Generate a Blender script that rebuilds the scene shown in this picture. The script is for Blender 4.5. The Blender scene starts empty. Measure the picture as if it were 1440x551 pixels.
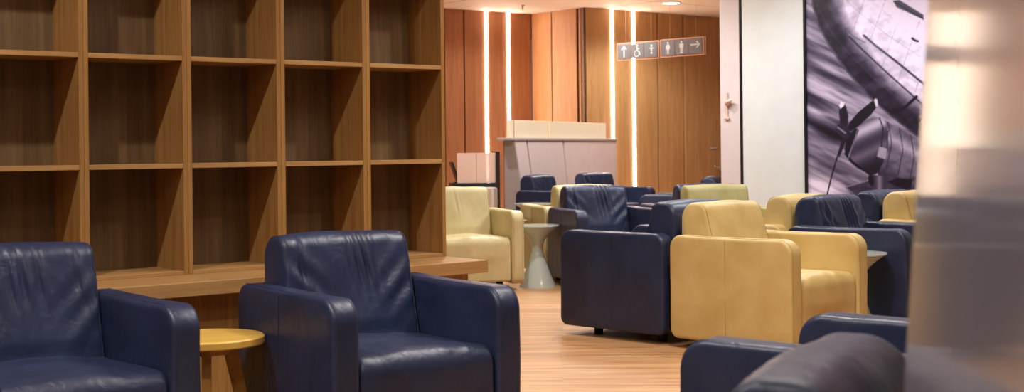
import bpy, bmesh, math, random
import numpy as np
from mathutils import Vector, Matrix, noise
random.seed(7)
col = bpy.context.scene.collection
PI = math.pi
R = math.radians
# ------------------------------------------------------------------ camera model (1440x551)
FPX, CX, CY, ROLL, HC = 1950.0, 720.0, 209.2, 0.0107, 1.12
_c, _s = math.cos(ROLL), math.sin(ROLL)
def ray(x, y):
    u, v = x-CX, CY-y
    return (u*_c+v*_s)/FPX, (-u*_s+v*_c)/FPX
def proj(X, Y, Z):
    a, b = X/Y*FPX, (Z-HC)/Y*FPX
    return CX+a*_c-b*_s, CY-(a*_s+b*_c)
A = Vector((.776, .631)).normalized()      # direction of the bookcase, away to the right
B = Vector((A.y, -A.x))                    # towards the camera on the right
ANG = math.atan2(A.y, A.x)
def hit(x, y, S, d):
    """pixel ray meets vertical plane through S along d -> (s, height)"""
    rx, rz = ray(x, y)
    det = rx*(-d.y) - (-d.x)*1.0
    t = (S.x*(-d.y) - (-d.x)*S.y)/det
    s = (rx*S.y - S.x)/det
    return s, HC+rz*t

# ------------------------------------------------------------------ helpers
def tag(o, label=None, cat=None, group=None, kind=None):
    if label: o['label'] = label
    if cat: o['category'] = cat
    if group: o['group'] = group
    if kind: o['kind'] = kind
    return o
def empty(name, loc, rz=0):
    o = bpy.data.objects.new(name, None); col.objects.link(o)
    o.location = loc; o.rotation_euler = (0, 0, rz); o.empty_display_size = .1
    return o
def link(name, bm, mats, parent=None, smooth=None, loc=None, rz=0):
    me = bpy.data.meshes.new(name)
    bmesh.ops.recalc_face_normals(bm, faces=bm.faces)
    bm.to_mesh(me); bm.free()
    if not isinstance(mats, (list, tuple)): mats = [mats]
    for m in mats: me.materials.append(m)
    if smooth is not None:
        me.polygons.foreach_set('use_smooth', [True]*len(me.polygons))
        if smooth < 180:
            me.set_sharp_from_angle(angle=R(smooth))
    o = bpy.data.objects.new(name, me); col.objects.link(o)
    if parent: o.parent = parent
    if loc is not None: o.location = loc
    if rz: o.rotation_euler = (0, 0, rz)
    return o
def box(bm, x0, x1, y0, y1, z0, z1, bev=0, seg=2, mi=0):
    r = bmesh.ops.create_cube(bm, size=1)
    vs = r['verts']
    for v in vs:
        v.co = Vector(((x0+x1)/2+v.co.x*(x1-x0), (y0+y1)/2+v.co.y*(y1-y0), (z0+z1)/2+v.co.z*(z1-z0)))
    fs = set(f for v in vs for f in v.link_faces)
    for f in fs: f.material_index = mi
    if bev > 0:
        es = list(set(e for v in vs for e in v.link_edges))
        bmesh.ops.bevel(bm, geom=es, offset=bev, segments=seg, affect='EDGES', profile=.5)
    return vs
def lathe(bm, prof, n=48, cx=0, cy=0, flute=None):
    rings = []
    for r, z in prof:
        if r < 1e-5:
            rings.append([bm.verts.new((cx, cy, z))])
        else:
            ring = []
            for i in range(n):
                a = 2*PI*i/n
                rr = r*(1+(flute(a) if flute else 0))
                ring.append(bm.verts.new((cx+rr*math.cos(a), cy+rr*math.sin(a), z)))
            rings.append(ring)
    for p, q in zip(rings, rings[1:]):
        if len(p) == 1 and len(q) > 1:
            for i in range(n): bm.faces.new((p[0], q[i], q[(i+1) % n]))
        elif len(q) == 1 and len(p) > 1:
            for i in range(n): bm.faces.new((p[i], p[(i+1) % n], q[0]))
        elif len(p) > 1:
            for i in range(n): bm.faces.new((p[i], p[(i+1) % n], q[(i+1) % n], q[i]))
def tube(bm, pts, r, n=8, caps=True):
    pts = [Vector(p) for p in pts]; rings = []
    for i, p in enumerate(pts):
        t = (pts[min(i+1, len(pts)-1)]-pts[max(i-1, 0)]).normalized()
        up = Vector((0, 0, 1)) if abs(t.z) < .9 else Vector((1, 0, 0))
        a = t.cross(up).normalized(); b = t.cross(a)
        rr = r[i] if isinstance(r, (list, tuple)) else r
        rings.append([bm.verts.new(p+(a*math.cos(2*PI*k/n)+b*math.sin(2*PI*k/n))*rr) for k in range(n)])
    for p, q in zip(rings, rings[1:]):
        for k in range(n): bm.faces.new((p[k], p[(k+1) % n], q[(k+1) % n], q[k]))
    if caps: bm.faces.new(rings[0][::-1]); bm.faces.new(rings[-1])
def rounded(corners, seg=8, step=.04):
    """corners: [(v,h,r)] -> dense outline with rounded corners"""
    n = len(corners); out = []
    for i in range(n):
        p = Vector(corners[i][:2]); r = corners[i][2]
        a = (Vector(corners[i-1][:2])-p).normalized(); b = (Vector(corners[(i+1) % n][:2])-p).normalized()
        th = a.angle(b); d = r/math.tan(th/2)
        p0, p1 = p+a*d, p+b*d
        c = p+(a+b).normalized()*(r/math.sin(th/2))
        a0 = math.atan2(p0.y-c.y, p0.x-c.x); a1 = math.atan2(p1.y-c.y, p1.x-c.x)
        da = (a1-a0+PI) % (2*PI)-PI
        for k in range(seg+1):
            t = a0+da*k/seg; out.append(Vector((c.x+r*math.cos(t), c.y+r*math.sin(t))))
    res = []
    for i in range(len(out)):
        p, q = out[i], out[(i+1) % len(out)]
        m = max(1, int((q-p).length/step))
        for k in range(m): res.append(p.lerp(q, k/m))
    return res
def cushion(bm, prof, u0, u1, rb, nb=4, nu=1, bulge=.006, disp=None):
    """extrude outline (v,h) along u with soft rounded rims and gently domed ends"""
    n = len(prof)
    area = sum(prof[i].x*prof[(i+1) % n].y-prof[(i+1) % n].x*prof[i].y for i in range(n))
    sg = 1 if area > 0 else -1
    nrm = []
    for i in range(n):
        t = (prof[(i+1) % n]-prof[i-1]).normalized()
        nrm.append(Vector((t.y, -t.x))*sg)
    cen = sum(prof, Vector((0, 0)))/n
    def ring(u, inset, sc=1.0, db=0):
        vs = []
        for i, p in enumerate(prof):
            q = p-nrm[i]*inset
            q = cen+(q-cen)*sc
            co = Vector((u, q.x, q.y))
            if disp: co += disp(u, q.x, q.y, nrm[i], sc)
            vs.append(bm.verts.new(co))
        return vs
    rings = []
    caps = (.3, .6, .82, .95)
    for sc in caps: rings.append(ring(u0-bulge*(1-sc**2)**.8, rb, sc))
    for k in range(nb+1):
        t = k/nb*PI/2
        rings.append(ring(u0+rb*(1-math.cos(t)), rb*(1-math.sin(t))))
    for k in range(1, nu): rings.append(ring(u0+rb+(u1-u0-2*rb)*k/nu, 0))
    for k in range(nb, -1, -1):
        t = k/nb*PI/2
        rings.append(ring(u1-rb*(1-math.cos(t)), rb*(1-math.sin(t))))
    for sc in caps[::-1]: rings.append(ring(u1+bulge*(1-sc**2)**.8, rb, sc))
    for p, q in zip(rings, rings[1:]):
        for i in range(n): bm.faces.new((p[i], p[(i+1) % n], q[(i+1) % n], q[i]))
    for rg, u in ((rings[0], u0-bulge), (rings[-1], u1+bulge)):
        c = bm.verts.new((u, cen.x, cen.y))
        for i in range(n): bm.faces.new((rg[i], rg[(i+1) % n], c))
def copy_tree(o, parent=None):
    c = o.copy(); col.objects.link(c)
    if parent: c.parent = parent
    for ch in list(o.children): copy_tree(ch, c)
    return c

# ------------------------------------------------------------------ materials
def new_mat(name):
    m = bpy.data.materials.new(name); m.use_nodes = True
    return m, m.node_tree.nodes, m.node_tree.links, m.node_tree.nodes['Principled BSDF']
def srgb(r, g, b):
    f = lambda c: (c/255/12.92 if c/255 <= .04045 else ((c/255+.055)/1.055)**2.4)
    return (f(r), f(g), f(b), 1)
def plain(name, c, rough=.5, metal=0, spec=.5, bump=0, bscale=60, coat=0):
    m, N, L, P = new_mat(name)
    tc = N.new('ShaderNodeTexCoord'); nz = N.new('ShaderNodeTexNoise'); nz.inputs['Scale'].default_value = 6
    L.new(tc.outputs['Object'], nz.inputs['Vector'])
    mx = N.new('ShaderNodeMix'); mx.data_type = 'RGBA'
    mx.inputs['A'].default_value = c; mx.inputs['B'].default_value = tuple([k*.88 for k in c[:3]]+[1])
    L.new(nz.outputs['Fac'], mx.inputs['Factor']); L.new(mx.outputs['Result'], P.inputs['Base Color'])
    P.inputs['Roughness'].default_value = rough; P.inputs['Metallic'].default_value = metal
    P.inputs['Specular IOR Level'].default_value = spec; P.inputs['Coat Weight'].default_value = coat
    if bump:
        n2 = N.new('ShaderNodeTexNoise'); n2.inputs['Scale'].default_value = bscale
        L.new(tc.outputs['Object'], n2.inputs['Vector'])
        b = N.new('ShaderNodeBump'); b.inputs['Strength'].default_value = bump; b.inputs['Distance'].default_value = .01
        L.new(n2.outputs['Fac'], b.inputs['Height']); L.new(b.outputs['Normal'], P.inputs['Normal'])
    return m
def leather(name, c1, c2, rough=.42, spec=.5, crease=.35):
    m, N, L, P = new_mat(name)
    tc = N.new('ShaderNodeTexCoord')
    big = N.new('ShaderNodeTexNoise'); big.inputs['Scale'].default_value = 5; big.inputs['Detail'].default_value = 5
    L.new(tc.outputs['Object'], big.inputs['Vector'])
    mx = N.new('ShaderNodeMix'); mx.data_type = 'RGBA'; mx.inputs['A'].default_value = c1; mx.inputs['B'].default_value = c2
    rp = N.new('ShaderNodeValToRGB'); rp.color_ramp.elements[0].position = .35; rp.color_ramp.elements[1].position = .7
    L.new(big.outputs['Fac'], rp.inputs['Fac']); L.new(rp.outputs['Color'], mx.inputs['Factor'])
    L.new(mx.outputs['Result'], P.inputs['Base Color'])
    vo = N.new('ShaderNodeTexVoronoi'); vo.inputs['Scale'].default_value = 330; vo.feature = 'DISTANCE_TO_EDGE'
    L.new(tc.outputs['Object'], vo.inputs['Vector'])
    mp = N.new('ShaderNodeMapping'); mp.inputs['Scale'].default_value = (9, 9, 4)
    L.new(tc.outputs['Object'], mp.inputs['Vector'])
    cr = N.new('ShaderNodeTexNoise'); cr.inputs['Scale'].default_value = 1.6; cr.inputs['Detail'].default_value = 6; cr.inputs['Distortion'].default_value = 1.2
    L.new(mp.outputs['Vector'], cr.inputs['Vector'])
    b1 = N.new('ShaderNodeBump'); b1.inputs['Strength'].default_value = .12; b1.inputs['Distance'].default_value = .002
    L.new(vo.outputs['Distance'], b1.inputs['Height'])
    b2 = N.new('ShaderNodeBump'); b2.inputs['Strength'].default_value = crease; b2.inputs['Distance'].default_value = .012
    L.new(cr.outputs['Fac'], b2.inputs['Height']); L.new(b1.outputs['Normal'], b2.inputs['Normal'])
    L.new(b2.outputs['Normal'], P.inputs['Normal'])
    mr = N.new('ShaderNodeMapRange'); mr.inputs['To Min'].default_value = rough-.07; mr.inputs['To Max'].default_value = rough+.1
    L.new(cr.outputs['Fac'], mr.inputs['Value']); L.new(mr.outputs['Result'], P.inputs['Roughness'])
    P.inputs['Specular IOR Level'].default_value = spec
    return m
def wood(name, c1, c2, rough=.45, axis='Z', scale=1.0, spec=.4):
    m, N, L, P = new_mat(name)
    tc = N.new('ShaderNodeTexCoord'); mp = N.new('ShaderNodeMapping')
    s = {'X': (1.2, 22, 22), 'Y': (22, 1.2, 22), 'Z': (22, 22, 1.2)}[axis]
    mp.inputs['Scale'].default_value = tuple(k*scale for k in s)
    L.new(tc.outputs['Object'], mp.inputs['Vector'])
    n1 = N.new('ShaderNodeTexNoise'); n1.inputs['Scale'].default_value = 1.0; n1.inputs['Detail'].default_value = 6; n1.inputs['Distortion'].default_value = .8
    L.new(mp.outputs['Vector'], n1.inputs['Vector'])
    mp2 = N.new('ShaderNodeMapping'); mp2.inputs['Scale'].default_value = tuple(k*scale*7 if k > 2 else k*scale*6 for k in s)
    L.new(tc.outputs['Object'], mp2.inputs['Vector'])
    n2 = N.new('ShaderNodeTexNoise'); n2.inputs['Scale'].default_value = 1.0; n2.inputs['Detail'].default_value = 3
    L.new(mp2.outputs['Vector'], n2.inputs['Vector'])
    ad = N.new('ShaderNodeMath'); ad.operation = 'MULTIPLY_ADD'; ad.inputs[1].default_value = .45
    L.new(n2.outputs['Fac'], ad.inputs[0]); L.new(n1.outputs['Fac'], ad.inputs[2])
    rp = N.new('ShaderNodeValToRGB'); e = rp.color_ramp.elements
    e[0].position = .5; e[0].color = c2; e[1].position = .95; e[1].color = c1
    L.new(ad.outputs[0], rp.inputs['Fac']); L.new(rp.outputs['Color'], P.inputs['Base Color'])
    P.inputs['Roughness'].default_value = rough; P.inputs['Specular IOR Level'].default_value = spec
    b = N.new('ShaderNodeBump'); b.inputs['Strength'].default_value = .12; b.inputs['Distance'].default_value = .003
    L.new(ad.outputs[0], b.inputs['Height']); L.new(b.outputs['Normal'], P.inputs['Normal'])
    return m
def emis(name, c, k):
    m, N, L, P = new_mat(name)
    P.inputs['Base Color'].default_value = c
    P.inputs['Emission Color'].default_value = c; P.inputs['Emission Strength'].default_value = k
    return m

M = {}
M['navy'] = leather('navy_leather', srgb(42, 51, 80), srgb(33, 40, 66), .37, .45)
M['navy_seam'] = plain('navy_seam', srgb(36, 40, 66), .5)
M['cream'] = leather('cream_leather', srgb(212, 186, 124), srgb(197, 168, 103), .46, .4, .25)
M['cream_seam'] = plain('cream_seam', srgb(176, 140, 82), .6)
M['pale'] = leather('pale_cream_leather', srgb(208, 194, 146), srgb(192, 177, 128), .44, .42, .25)
M['olive'] = leather('olive_leather', srgb(180, 168, 114), srgb(163, 151, 98), .46, .4, .25)
M['foot'] = plain('black_foot', srgb(22, 22, 24), .5)
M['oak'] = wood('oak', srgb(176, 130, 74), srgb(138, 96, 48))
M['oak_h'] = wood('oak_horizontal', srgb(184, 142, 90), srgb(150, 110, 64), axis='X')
M['oak_shaded'] = wood('oak_back_shaded', srgb(126, 99, 66), srgb(96, 73, 47), .55)  # same oak veneer, shade of the recesses put into the colour
M['oak_tab'] = wood('yellow_oak', srgb(230, 188, 96), srgb(204, 158, 70), .3, axis='X', scale=.8)
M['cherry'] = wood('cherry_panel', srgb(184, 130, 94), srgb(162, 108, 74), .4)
M['amber'] = wood('amber_panel', srgb(204, 160, 108), srgb(180, 134, 84), .4)
M['groove'] = plain('dark_groove', srgb(48, 30, 18), .7)
M['white'] = plain('white_paint', srgb(232, 236, 236), .45)
M['black'] = plain('black_satin', srgb(24, 24, 28), .35)
M['lam'] = plain('grey_laminate', srgb(222, 206, 206), .42)
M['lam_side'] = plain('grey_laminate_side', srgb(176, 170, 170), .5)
M['cap'] = plain('grey_cap', srgb(196, 190, 192), .4)
M['steel'] = plain('brushed_steel', srgb(210, 200, 195), .22, 1)
M['tbl'] = plain('pale_grey_gloss', srgb(205, 214, 208), .16, coat=.4)
M['led'] = emis('led_strip', (1, .80, .64, 1), 34)
M['lamp'] = emis('lamp_disc', (1, .93, .82, 1), 7)
M['pink'] = plain('pink_white_gloss', srgb(230, 218, 220), .18, coat=.3)
M['nearpanel'] = plain('grey_mauve_gloss', srgb(124, 121, 134), .10, spec=.5)
M['nearpanel'].node_tree.nodes['Principled BSDF'].inputs['IOR'].default_value = 1.16

def trans(name, c, alpha, rough=.2, glow=0):
    m, N, L, P = new_mat(name)
    P.inputs['Base Color'].default_value = c; P.inputs['Roughness'].default_value = rough
    P.inputs['Alpha'].default_value = alpha
    return m
M['frost_cream'] = trans('frosted_cream', srgb(250, 236, 208), .93, .35)
M['frost_pink'] = trans('frosted_pink', srgb(232, 204, 190), .9, .3)
M['acrylic'] = trans('clear_acrylic', srgb(250, 225, 215), .16, .08)
M['acr_edge'] = plain('acrylic_edge', srgb(255, 200, 175), .2)
M['sign_grey'] = plain('sign_grey', srgb(142, 138, 140), .5)
M['sign_white'] = plain('sign_white', srgb(245, 245, 245), .5)

# ceiling: painted board with fine joints
def ceiling_mat():
    m, N, L, P = new_mat('ceiling_board')
    tc = N.new('ShaderNodeTexCoord'); mp = N.new('ShaderNodeMapping'); mp.inputs['Rotation'].default_value = (0, 0, -ANG)
    L.new(tc.outputs['Object'], mp.inputs['Vector'])
    br = N.new('ShaderNodeTexBrick'); br.offset = 0; br.inputs['Scale'].default_value = 1
    br.inputs['Brick Width'].default_value = 2.4; br.inputs['Row Height'].default_value = 2.4; br.inputs['Mortar Size'].default_value = .012
    br.inputs['Color1'].default_value = srgb(244, 230, 218); br.inputs['Color2'].default_value = srgb(242, 227, 214); br.inputs['Mortar'].default_value = srgb(150, 130, 118)
    L.new(mp.outputs['Vector'], br.inputs['Vector']); L.new(br.outputs['Color'], P.inputs['Base Color'])
    P.inputs['Roughness'].default_value = .7
    return m
def floor_mat():
    m, N, L, P = new_mat('floor_planks')
    tc = N.new('ShaderNodeTexCoord'); mp = N.new('ShaderNodeMapping'); mp.inputs['Rotation'].default_value = (0, 0, R(2))
    L.new(tc.outputs['Object'], mp.inputs['Vector'])
    br = N.new('ShaderNodeTexBrick'); br.offset = .37; br.inputs['Scale'].default_value = 1
    br.inputs['Brick Width'].default_value = 1.25; br.inputs['Row Height'].default_value = .19; br.inputs['Mortar Size'].default_value = .0015
    br.inputs['Color1'].default_value = (0, 0, 0, 1); br.inputs['Color2'].default_value = (1, 1, 1, 1); br.inputs['Mortar'].default_value = (.2, .2, .2, 1)
    L.new(mp.outputs['Vector'], br.inputs['Vector'])
    sx = N.new('ShaderNodeSeparateXYZ'); L.new(mp.outputs['Vector'], sx.inputs['Vector'])
    # shift the grain per plank
    sc = N.new('ShaderNodeMath'); sc.operation = 'MULTIPLY'; sc.inputs[1].default_value = 37
    L.new(br.outputs['Color'], sc.inputs[0])
    cb = N.new('ShaderNodeCombineXYZ')
    mx1 = N.new('ShaderNodeMath'); mx1.operation = 'MULTIPLY'; mx1.inputs[1].default_value = 1.3; L.new(sx.outputs['X'], mx1.inputs[0])
    mx2 = N.new('ShaderNodeMath'); mx2.operation = 'MULTIPLY'; mx2.inputs[1].default_value = 24; L.new(sx.outputs['Y'], mx2.inputs[0])
    L.new(mx1.outputs[0], cb.inputs['X']); L.new(mx2.outputs[0], cb.inputs['Y']); L.new(sc.outputs[0], cb.inputs['Z'])
    nz = N.new('ShaderNodeTexNoise'); nz.inputs['Scale'].default_value = 1; nz.inputs['Detail'].default_value = 5; nz.inputs['Distortion'].default_value = .7
    L.new(cb.outputs['Vector'], nz.inputs['Vector'])
    rp = N.new('ShaderNodeValToRGB'); e = rp.color_ramp.elements
    e[0].position = .3; e[0].color = srgb(176, 122, 74); e[1].position = .7; e[1].color = srgb(224, 178, 128)
    L.new(nz.outputs['Fac'], rp.inputs['Fac'])
    tone = N.new('ShaderNodeMix'); tone.data_type = 'RGBA'; tone.blend_type = 'MULTIPLY'; tone.inputs['Factor'].default_value = 1
    mr = N.new('ShaderNodeMapRange'); mr.inputs['To Min'].default_value = .78; mr.inputs['To Max'].default_value = 1.08
    L.new(br.outputs['Color'], mr.inputs['Value'])
    L.new(rp.outputs['Color'], tone.inputs['A']); L.new(mr.outputs['Result'], tone.inputs['B'])
    L.new(tone.outputs['Result'], P.inputs['Base Color'])
    P.inputs['Roughness'].default_value = .38; P.inputs['Specular IOR Level'].default_value = .4
    return m
M['ceiling'] = ceiling_mat(); M['floor'] = floor_mat()

# ------------------------------------------------------------------ the setting
CEIL = 3.25
bm = bmesh.new(); box(bm, -9, 9, -3, 27, -.1, 0); tag(link('floor', bm, M['floor']), kind='structure')
bm = bmesh.new(); box(bm, -9, 9, -3, 27, CEIL, CEIL+.1); tag(link('ceiling', bm, M['ceiling']), kind='structure')

def planepoint(px, py, h):
    a, b = ray(px, py); Y = (h-HC)/b
    return Vector((a*Y, Y))
CORNER = planepoint(747, 20, CEIL)
def panelled_wall(name, S, d, s0, s1, seams, mat, gap=.026, kind='structure'):
    """wooden panels with dark open joints on a dark backing; local x runs along the wall, local -y faces the room"""
    bm = bmesh.new()
    box(bm, s0, s1, .02, .12, 0, CEIL, mi=1)
    edges = [s0]+sorted(seams)+[s1]
    for e0, e1 in zip(edges, edges[1:]):
        box(bm, e0+gap/2, e1-gap/2, 0, .03, 0, CEIL-.002, bev=.002, seg=1)
    return tag(link(name, bm, [mat, M['groove']], loc=(S.x, S.y, 0), rz=math.atan2(d.y, d.x)), kind=kind)
sL = lambda x: hit(x, 100, CORNER, A)[0]
panelled_wall('wall_left', CORNER, A, -10.8, 0, [sL(653), sL(684), sL(715)]+[sL(625)-.55*k for k in range(0, 17)], M['cherry'])
C2 = CORNER+B*1.36
sM = lambda x: hit(x, 100, CORNER, B)[0]
# middle return wall: faces camera-left, runs along B
dM = B
bm = bmesh.new()
box(bm, 0, hit(824, 100, CORNER, B)[0]-.035, .02, .12, 0, CEIL, mi=1)
ME = sM(824)-.035
sm = [0, sM(776), sM(811.5), sM(813.5), ME]
for e0, e1 in ((0, sm[1]), (sm[1], sm[2]), (sm[3], ME)):
    box(bm, e0+.012, e1-.012, 0, .03, 0, CEIL-.002, bev=.002, seg=1)
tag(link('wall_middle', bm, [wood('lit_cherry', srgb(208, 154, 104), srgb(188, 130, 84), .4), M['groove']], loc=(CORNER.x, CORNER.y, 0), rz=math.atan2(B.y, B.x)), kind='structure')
C2 = CORNER+B*sM(824)
sR = lambda x: hit(x, 100, C2, A)[0]
panelled_wall('wall_back', C2, A, 0, 7, [sR(861), sR(891), sR(925), sR(961)]+[sR(961)+.52+.5*k for k in range(1, 8)], M['amber'])
# door in the back wall, seen beside the white wall
sd0, sd1 = sR(961)+.02, sR(1012)+.5
dr = empty('door_1', (C2.x, C2.y, 0), ANG); tag(dr, kind='structure')
bm = bmesh.new(); box(bm, sd0+.01, sd1, -.012, .0, .01, 3.2, bev=.003, seg=1); link('door_leaf', bm, M['amber'], dr)
hs, hh = hit(1008, 236, C2+B*.05, A)
bm = bmesh.new(); tube(bm, [(hs+.06, -.012, hh), (hs+.06, -.07, hh)], .014); tube(bm, [(hs+.06, -.065, hh), (hs-.01, -.07, hh+.005), (hs-.07, -.07, hh+.03)], .014, 10)
lathe(bm, [(0, hh-.0), (.0001, hh)], 8, hs+.06, -.01)
link('door_handle', bm, M['cap'], dr, smooth=40)
hs2, hh2 = hit(1005, 208, C2+B*.05, A)
bm = bmesh.new(); box(bm, hs2-.06, hs2+.08, -.03, -.012, hh2-.015, hh2+.015, bev=.004); link('lock_plate', bm, M['cap'], dr)

def led(S, d, x, ytop_h, label):
    s = hit(x, 100, S, d)[0]
    p = S+d*s
    o = empty('light_strip', (p.x, p.y, 0), ANG)
    bm = bmesh.new(); box(bm, -.022, .022, -.012, .004, .12, CEIL-.01, bev=.004); link('diffuser', bm, M['led'], o)
    bm = bmesh.new(); box(bm, -.027, .027, -.005, .004, .09, .12); link('end_cap', bm, M['steel'], o)
    return tag(o, label, 'light strip', 'glowing vertical light strips in the wood walls')
led(CORNER, A, 684, 0, 'leftmost glowing vertical light strip, in the reddish wood wall beside the bookcases')
led(CORNER, A, 715, 0, 'glowing vertical light strip second from left, ending behind the frosted screen top')
led(C2, A, 861, 0, 'glowing vertical light strip on the amber wood wall nearest the grey partition')
led(C2, A, 891, 0, 'rightmost glowing vertical light strip, passing behind the hanging toilet sign')

# white wall with the poster (runs along B, towards the camera on the right)
W0 = planepoint(1041, 400, 0); W0 = Vector((2.159, 13.1))
def wallbox(name, s0, s1, y0, y1, z0, z1, mat, bev=.004):
    bm = bmesh.new(); box(bm, s0, s1, y0, y1, z0, z1, bev=bev)
    return tag(link(name, bm, mat, loc=(W0.x, W0.y, 0), rz=math.atan2(B.y, B.x)), kind='structure')
sW = lambda x, y=150: hit(x, y, W0, B)[0]
wallbox('wall_right', .03, 5.2, 0, .3, 0, CEIL-.001, M['white'])
wallbox('trim_1', -.0, .03, -.006, .3, 0, CEIL-.001, M['black'], .002)
wallbox('wall_return', sW(1013), 0, 0, .3, 0, CEIL-.001, M['pink'])
bm = bmesh.new(); s = sW(1013); box(bm, s-.012, s, .02, .05, 0.05, CEIL-.02, bev=.002, seg=1)
o = link('light_strip', bm, M['led'], loc=(W0.x, W0.y, 0), rz=math.atan2(B.y, B.x)); tag(o, 'thin light line along the left edge of the pinkish white wall end', 'light strip')
# faint peach reflection on the pinkish panel, put in as small solid shapes
cs, ch = hit(1023, 142, W0, B)
o = empty('peach_reflection', (W0.x+B.x*cs, W0.y+B.y*cs, 0), math.atan2(B.y, B.x))
tag(o, 'small peach reflection modelled as a raised shape on the narrow pinkish white panel', 'reflection')
hm = plain('reflection_peach', srgb(234, 200, 184), .35)
bm = bmesh.new(); box(bm, -.012, .012, -.012, 0, ch-.16, ch+.08, bev=.004); link('reflection_stem', bm, hm, o)
bm = bmesh.new(); tube(bm, [(0, -.008, ch-.03), (.02, -.03, ch-.02), (.06, -.035, ch), (.09, -.03, ch+.005)], [.02, .028, .018, .006], 10); link('reflection_bulge', bm, hm, o, smooth=60)
bm = bmesh.new(); box(bm, -.03, .03, -.02, 0, ch-.175, ch-.155, bev=.004); link('reflection_foot', bm, hm, o)

# ------------------------------------------------------------------ the poster: a printed picture on a flat framed board
def poly_d(px, py, pts):
    """inside mask + distance to outline for arrays"""
    inside = np.zeros(px.shape, bool); dist = np.full(px.shape, 1e9)
    n = len(pts)
    for i in range(n):
        x1, y1 = pts[i]; x2, y2 = pts[(i+1) % n]
        c = ((y1 > py) != (y2 > py)) & (px < (x2-x1)*(py-y1)/((y2-y1) or 1e-9)+x1)
        inside ^= c
        dx, dy = x2-x1, y2-y1
        t = np.clip(((px-x1)*dx+(py-y1)*dy)/(dx*dx+dy*dy+1e-9), 0, 1)
        dist = np.minimum(dist, np.hypot(px-x1-t*dx, py-y1-t*dy))
    return inside, dist
def line_d(px, py, pts):
    dist = np.full(px.shape, 1e9); par = np.zeros(px.shape); acc = 0
    tot = sum(math.hypot(pts[i+1][0]-pts[i][0], pts[i+1][1]-pts[i][1]) for i in range(len(pts)-1))
    for i in range(len(pts)-1):
        x1, y1 = pts[i]; x2, y2 = pts[i+1]; dx, dy = x2-x1, y2-y1; l = math.hypot(dx, dy)
        t = np.clip(((px-x1)*dx+(py-y1)*dy)/(l*l), 0, 1)
        d = np.hypot(px-x1-t*dx, py-y1-t*dy)
        par = np.where(d < dist, (acc+t*l)/tot, par); dist = np.minimum(dist, d); acc += l
    return dist, par
def vnoise(x, y, seed=0):
    rs = np.random.RandomState(seed); g = rs.rand(256, 256)
    xi, yi = np.floor(x).astype(int), np.floor(y).astype(int); fx, fy = x-xi, y-yi
    fx = fx*fx*(3-2*fx); fy = fy*fy*(3-2*fy)
    G = lambda a, b: g[a % 256, b % 256]
    return (G(xi, yi)*(1-fx)+G(xi+1, yi)*fx)*(1-fy)+(G(xi, yi+1)*(1-fx)+G(xi+1, yi+1)*fx)*fy
def fbm(x, y, seed=0, o=4):
    return sum(vnoise(x*2**k, y*2**k, seed+k)*.5**k for k in range(o))/(2-.5**(o-1))
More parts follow.
